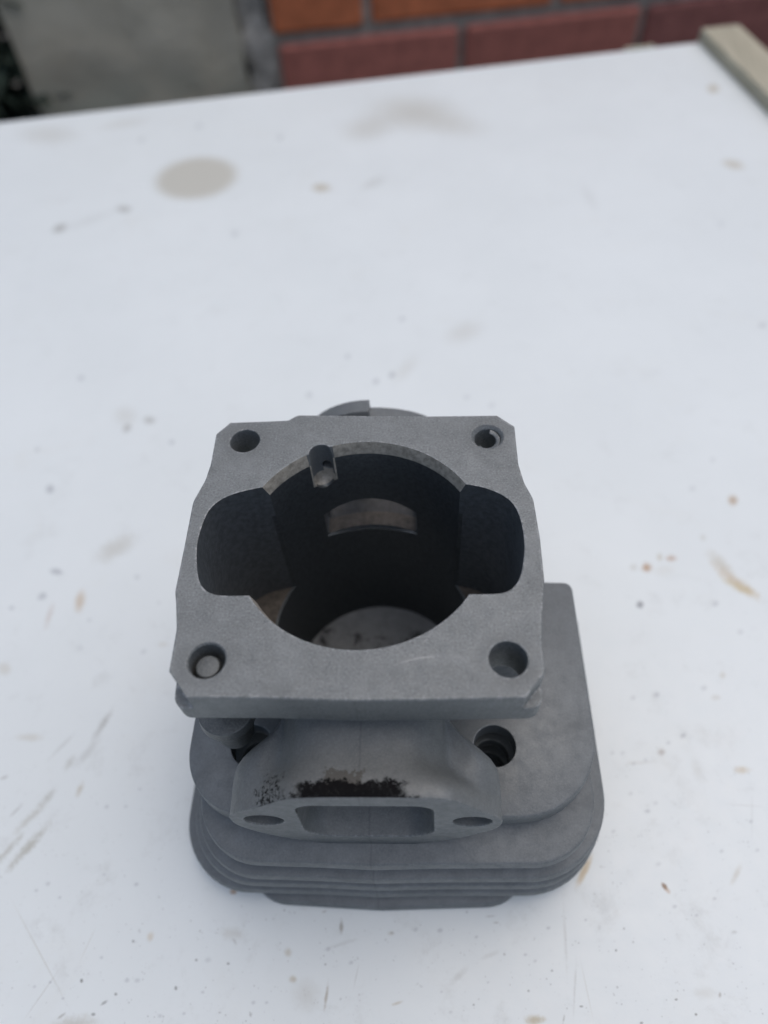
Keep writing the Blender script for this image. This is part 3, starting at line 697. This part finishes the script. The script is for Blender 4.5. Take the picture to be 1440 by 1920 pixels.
STAIN_GROUP = stain_group()
def table_material(stains, ring_here):
    g = STAIN_GROUP; t = NT('stained_white_board'); co = t.coords()
    x, y, z = t.xyz(co)
    n1 = t.noise(co, .35, 4, .6); n2 = t.noise(co, 5.5, 6, .72); n3 = t.noise(co, 22, 4, .7)
    col = t.mix(t.ramp(n1, .3, .7), (.70, .745, .74), (.73, .775, .77))
    # faint yellowing and greyish handling dirt
    col = t.mix(t.ramp(t.noise(co, .8, 5, .65, .5), .55, .8, 0, .3), col, (.66, .675, .635))
    near = t.ramp(y, 2.5, -2.5)
    dirt = t.math('MULTIPLY', t.ramp(t.noise(co, 1.7, 7, .75, .3), .52, .75), t.ramp(y, 6, -3, .2, .6))
    col = t.mix(dirt, col, (.54, .565, .55))
    # small dust specks, denser towards the near side
    for sc, thr, rad, amt in ((5.5, .88, .14, .6), (13, .80, .20, .6), (27, .62, .30, .55)):
        v = t.vor(co, sc); rnd = t.math('FRACT', t.math('MULTIPLY', v.outputs['Color'], 5.77))
        sp = t.math('MULTIPLY', t.ramp(t.math('ADD', v.outputs['Distance'], t.ramp(n3, .2, .8, -.08, .08)), rad*.3, rad, 1, 0), t.ramp(rnd, thr, thr+.04))
        sp = t.math('MULTIPLY', t.math('MULTIPLY', sp, t.ramp(n2, .46, .62)), t.ramp(y, 2.0, -2.4))
        col = t.mix(t.math('MULTIPLY', sp, amt), col, (.22, .22, .21))
    nz = t.math('ADD', t.math('MULTIPLY', n2, .62), t.math('MULTIPLY', n3, .38))
    for s in stains:
        n = t.n.new('ShaderNodeGroup'); n.node_tree = g; i = n.inputs
        t.put(i['Color'], col); t.put(i['Co'], co); t.put(i['Noise'], nz)
        i['C'].default_value = (s[0], s[1], 0); i['A'].default_value = (s[2], s[3], 0); i['B'].default_value = (s[4], s[5], 0)
        i['Stain'].default_value = (*s[6:9], 1); i['Strength'].default_value = s[9]; i['Inner'].default_value = 1 - s[10]; i['Ragged'].default_value = s[11]
        col = n.outputs[0]
    if ring_here:
        # dried ring of spilt liquid left of the flange
        cx, cy = RING
        d = t.math('SQRT', t.math('ADD', t.math('POWER', t.math('ADD', x, -cx), 2), t.math('POWER', t.math('MULTIPLY', t.math('ADD', y, -cy), .80), 2)))
        d = t.math('ADD', d, t.ramp(n2, .2, .8, -.02, .02))
        ring = t.math('MULTIPLY', t.band(d, .20, .245, .035), t.ramp(t.math('ADD', x, t.math('MULTIPLY', y, .5)), cx+cy*.5-.2, cx+cy*.5+.25, .25, 1))
        col = t.mix(t.math('MULTIPLY', ring, .6), col, (.52, .47, .36))
    t.link(col, t.b.inputs['Base Color'])
    t.link(t.ramp(n2, .3, .7, .36, .5), t.b.inputs['Roughness']); t.b.inputs['Specular IOR Level'].default_value = .5
    nb = t.bump(t.noise(co, 14, 4, .6), .08, .0006); nb = t.bump(n1, .15, .004, nb)
    t.link(nb, t.b.inputs['Normal'])
    return t.m
RING = (-2.075, 2.31)
def frame_box(bm, x0, x1, y0, y1, z0, z1, bev=0, org=FARC):
    """box in the table's own axes, metres from table top; x, y in model units back from the far right corner"""
    vs = []
    for z in (z0, z1):
        for x, y in ((x0, y0), (x1, y0), (x1, y1), (x0, y1)):
            q = org + ex*x + ey*y; vs.append(bm.verts.new((q.x*S, q.y*S, z)))
    fs = [bm.faces.new([vs[i] for i in f]) for f in ((3, 2, 1, 0), (4, 5, 6, 7), (0, 1, 5, 4), (1, 2, 6, 5), (2, 3, 7, 6), (3, 0, 4, 7))]
    if bev: bmesh.ops.bevel(bm, geom=list({e for f in fs for e in f.edges}), offset=bev, segments=2, affect='EDGES', profile=.7)
    return bm
# the board is one slab; its top is split into fields so that each field's material holds only its own stains and dent spots
def reach(s):
    a, b, c, d = s[2:6]; k = math.sqrt(max(1e-9, ((a*a+b*b+c*c+d*d) - math.sqrt(max(0, (a*a+b*b+c*c+d*d)**2 - 4*(a*d-b*c)**2)))/2))
    return (1.08 + 1.3*s[11])/k
def board():
    xs = [-36, -21] + [-21 + 2.5*i for i in range(1, 9)] + [0]; ys = [-40, -25.5] + [-25.5 + 2.5*i for i in range(1, 11)] + [0]
    bm = bmesh.new(); mats = []; grid = {}
    def vert(i, j, z):
        if (i, j, z) not in grid:
            q = FARC + ex*xs[i] + ey*ys[j]; grid[i, j, z] = bm.verts.new((q.x*S, q.y*S, z))
        return grid[i, j, z]
    for i in range(len(xs)-1):
        for j in range(len(ys)-1):
            f = bm.faces.new((vert(i, j, 0), vert(i+1, j, 0), vert(i+1, j+1, 0), vert(i, j+1, 0)))
            def near(cx, cy, r):
                q = Vector((cx, cy, 0)) - FARC; u, v = q.dot(ex), q.dot(ey)
                return math.hypot(max(xs[i]-u, 0, u-xs[i+1]), max(ys[j]-v, 0, v-ys[j+1])) < r
            mats.append(table_material([s for s in STAINS_AND_DENTS if near(s[0], s[1], reach(s))], near(*RING, .4)))
            f.material_index = len(mats)-1
    I, J = len(xs)-1, len(ys)-1
    b = [vert(0, 0, -.018), vert(I, 0, -.018), vert(I, J, -.018), vert(0, J, -.018)]
    bm.faces.new(b[::-1])
    sides = [[vert(i, 0, 0) for i in range(I+1)], [vert(I, j, 0) for j in range(J+1)], [vert(i, J, 0) for i in range(I, -1, -1)], [vert(0, j, 0) for j in range(J, -1, -1)]]
    for k, sd_ in enumerate(sides):
        bm.faces.new([b[k]] + [b[(k+1) % 4]] + sd_[::-1])
    bmesh.ops.recalc_face_normals(bm, faces=bm.faces)
    return link('board', bm, mats, table)
board()
M_wood = None
def wood(name, a, b, along='Y'):
    t = NT(name); co = t.coords()
    mp = t.n.new('ShaderNodeMapping'); mp.inputs['Rotation'].default_value = (0, 0, -EDGE_A); mp.inputs['Scale'].default_value = (4, .35, 4)
    t.link(co, mp.inputs[0])
    n = t.noise(mp.outputs[0], 1.4, 6, .65, .6); f = t.noise(co, 9, 4, .6)
    c = t.mix(t.ramp(n, .3, .7), a, b); c = t.mix(t.ramp(f, .55, .8, 0, .4), c, tuple(k*.6 for k in a))
    t.link(c, t.b.inputs['Base Color']); t.b.inputs['Roughness'].default_value = .75
    t.link(t.bump(n, .3, .001), t.b.inputs['Normal']); return t.m
M_wood = wood('weathered_pale_wood', (.34, .315, .235), (.46, .43, .325))
bm = frame_box(bmesh.new(), .02, 1.05, -40, .12, -.040, .0075, .0015)
link('edge_strip', bm, M_wood, table)
bm = bmesh.new()
frame_box(bm, -2.0, -1.2, .002, .12, -.016, .0012, .0006)
link('edge_chip', bm, M_wood, table)
for y in (-38.5, -2.3): link('apron', frame_box(bmesh.new(), -32.9, -3.3, y, y+.8, -.1, -.0185), M_wood, table)
for x, y in ((-34, -2.2), (-2.2, -2.2), (-34, -38.4), (-2.2, -38.4)):
    link('leg', frame_box(bmesh.new(), x-1, x+1, y-1.2, y+.6, -TABLE_H+.001, -.0186, .002), M_wood, table)

# ---------------------------------------------------------------- ground
bm = bmesh.new()
bmesh.ops.create_grid(bm, x_segments=2, y_segments=2, size=60)
M_ground = simple('bare_concrete_ground', (.075, .07, .06), rough=.95, nscale=6, amt=.35, bump=.5, bdist=.01, scale=1)
tag(link('ground', bm, M_ground), kind='structure')

# ---------------------------------------------------------------- wall behind
GAP = 20.0
def wpt(u, v=0):                                     # along the wall / out of it (towards the table = negative v), model units -> metres
    q = Vector((-10.04, 15.31, 0)) + ex*u + ey*(GAP+v); return Vector((q.x*S, q.y*S, 0))
wall = empty('brick_wall', wpt(0), EDGE_A)
tag(wall, 'orange and dark red brick wall with grey mortar behind the white table', 'wall')
def brick_mat(name, col):
    t = NT(name); co = t.coords(scale=1); oi = t.n.new('ShaderNodeObjectInfo')
    n = t.noise(co, 45, 6, .7); m = t.noise(co, 9, 3, .6)
    c = t.mix(t.ramp(n, .3, .7), tuple(k*.75 for k in col), tuple(k*1.2 for k in col))
    c = t.mix(t.ramp(m, .5, .75, 0, .4), c, tuple(k*.6 for k in col))
    c = t.mix(t.ramp(oi.outputs['Random'], 0, 1, 0, .35), c, tuple(k*.62 for k in col))
    t.link(c, t.b.inputs['Base Color']); t.b.inputs['Roughness'].default_value = .85
    t.link(t.bump(n, .4, .002), t.b.inputs['Normal']); return t.m
M_b1 = brick_mat('orange_brick', (.74, .225, .095)); M_b2 = brick_mat('red_brick', (.52, .185, .14)); M_b3 = brick_mat('dark_red_brick', (.34, .13, .108))
M_mortar = simple('grey_mortar', (.38, .345, .295), rough=.95, nscale=60, amt=.3, bump=.6, bdist=.003, scale=1)
def bx(bm, x0, x1, y0, y1, z0, z1, bev=0, jit=0):
    vs = [bm.verts.new((x+random.uniform(-jit, jit), y+random.uniform(-jit, jit), z+random.uniform(-jit, jit))) for z in (z0, z1) for x, y in ((x0, y0), (x1, y0), (x1, y1), (x0, y1))]
    fs = [bm.faces.new([vs[i] for i in f]) for f in ((3, 2, 1, 0), (4, 5, 6, 7), (0, 1, 5, 4), (1, 2, 6, 5), (2, 3, 7, 6), (3, 0, 4, 7))]
    if bev: bmesh.ops.bevel(bm, geom=list({e for f in fs for e in f.edges}), offset=bev, segments=1, affect='EDGES')
BL, BH, JN = .226, .088, .011                        # brick length, height, joint
U0 = 6.9*S                                           # the brickwork starts here, beside the concrete pier
brick_mesh = {}
def brick(u0, u1, z0, mat):
    key = (round(u1-u0, 3), mat.name)
    if key not in brick_mesh:
        bm = bmesh.new(); w = u1-u0; bx(bm, -w/2, w/2, 0, .115, 0, BH, .004, .0015)
        me = bpy.data.meshes.new('brick'); bm.to_mesh(me); bm.free(); me.materials.append(mat); brick_mesh[key] = me
    o = bpy.data.objects.new('brick', brick_mesh[key]); C.objects.link(o); o.parent = wall
    o.location = ((u0+u1)/2, random.uniform(-.0015, .0015), z0); o.rotation_euler = (0, random.uniform(-.004, .004), random.uniform(-.006, .006))
ZJ = TABLE_H - 6.17*S                                # the joint seen over the table's far edge
UJ = 16.34*S                                         # a head joint of the course below it
P = BL + JN; HP = BH + JN
top_z = 0
for r in range(-6, 5):
    z0 = ZJ + JN/2 + r*HP
    if z0 < .003: z0 = .003
    off = UJ + (P/2 if r % 2 == 0 else 0)
    k = -3
    while True:
        a = off + k*P + JN/2; b = a + BL; k += 1
        if b < U0 + .03: continue
        if a > 1.75: break
        a = max(a, U0)
        m = {0: M_b1, -1: M_b2}.get(r) or random.choice((M_b1, M_b2, M_b2, M_b3))
        if r == -1 and a > 24*S: m = M_b3
        if r == 0 and a > 27*S: m = M_b3
        brick(a, b, z0, m)
    top_z = z0 + BH
bm = bmesh.new()
bx(bm, U0-.004, 1.98, .008, .107, .001, top_z-.004)
link('mortar', bm, M_mortar, wall)

pier = empty('concrete_pier', wpt(0), EDGE_A)
tag(pier, 'rough grey concrete pier at the left end of the brick wall', 'wall')
def concrete_mat():
    t = NT('weathered_concrete'); co = t.coords(scale=1); x, y, z = t.xyz(co)
    n = t.noise(co, 14, 7, .7); m = t.noise(co, 4, 4, .6); f = t.noise(co, 90, 4, .7)
    c = t.mix(t.ramp(n, .3, .7), (.54, .48, .36), (.68, .62, .48)); c = t.mix(t.ramp(m, .4, .7, 0, .6), c, (.47, .435, .345))
    c = t.mix(t.ramp(f, .5, .8, 0, .4), c, (.64, .60, .52))
    moss = t.math('MULTIPLY', t.ramp(z, .62, .50), t.ramp(n, .35, .6))
    c = t.mix(t.math('MULTIPLY', moss, .7), c, (.22, .26, .21))
    t.link(c, t.b.inputs['Base Color']); t.b.inputs['Roughness'].default_value = .92
    t.link(t.bump(n, .6, .01), t.b.inputs['Normal']); return t.m
def rough_block(x0, x1, y0, y1, z0, z1, nx, nz, amp, sc):
    bm = bmesh.new()
    g = [[bm.verts.new((x0+(x1-x0)*i/nx, y0, z0+(z1-z0)*j/nz)) for i in range(nx+1)] for j in range(nz+1)]
    for j in range(nz):
        for i in range(nx): bm.faces.new((g[j][i], g[j][i+1], g[j+1][i+1], g[j+1][i]))
    r = bmesh.ops.extrude_face_region(bm, geom=list(bm.faces))
    for v in r['geom']:
        if isinstance(v, bmesh.types.BMVert): v.co.y = y1
    for v in bm.verts:
        if v.co.y < y0+1e-5: v.co += Vector((noise.noise(v.co*sc+Vector((5, 0, 0))), noise.noise(v.co*sc), noise.noise(v.co*sc+Vector((0, 9, 0)))))*amp
    bmesh.ops.recalc_face_normals(bm, faces=bm.faces)
    return bm
M_conc = concrete_mat()
link('pier_block', rough_block(-5.2*S, 5.3*S, -.012, .20, .001, top_z+.05, 26, 90, .004, 22), M_conc, pier, 60)
M_smear = simple('dark_rough_mortar', (.40, .38, .34), rough=.95, nscale=40, amt=.4, bump=.8, bdist=.006, scale=1)
link('mortar_smear', rough_block(5.35*S, 6.75*S, .0, .19, .001, top_z+.02, 10, 120, .008, 38), M_smear, pier, 60)

# ---------------------------------------------------------------- dark shrub beside the pier
shrub = empty('shrub', wpt(-12.6, 5.5), EDGE_A)
tag(shrub, 'dark green leafy shrub beside the left edge of the concrete pier', 'plant')
M_leaf = simple('dark_leaf', (.045, .065, .045), rough=.8, nscale=30, amt=.5, bump=0, scale=1)
M_stem = simple('brown_stem', (.08, .06, .045), rough=.9, nscale=30, amt=.4, scale=1)
bm = bmesh.new()
for s in range(7):
    a = s*.9; bx_, by_ = .05*math.cos(a), .05*math.sin(a)
    rings = []
    for j in range(7):
        h = j/6; w = .008*(1-h*.7)
        cx, cy = bx_*(1+2.6*h), by_*(1+2.6*h)
        rings.append([Vector((cx+w*math.cos(b), cy+w*math.sin(b), h*(.62+.03*s))) for b in (0, 1.57, 3.14, 4.71)])
    loft(bm, rings)
link('stem', bm, M_stem, shrub)
bm = bmesh.new()
for k in range(8000):
    h = random.uniform(.08, 1.0); rr = .26*math.sqrt(random.random())*(1.1-.5*abs(h-.5))
    a = random.uniform(0, 6.283); c = Vector((rr*math.cos(a), rr*math.sin(a)*.8, h*.95))
    m = Matrix.Rotation(random.uniform(0, 6.28), 3, 'Z') @ Matrix.Rotation(random.uniform(-1, .6), 3, 'X')
    l = random.uniform(.03, .06); w = l*.28
    vs = [bm.verts.new(c + m @ Vector(q)) for q in ((0, 0, 0), (w, l*.5, .003), (0, l, -.004), (-w, l*.5, .003))]
    bm.faces.new(vs)
lf = link('foliage', bm, M_leaf, shrub); lf['kind'] = 'stuff'
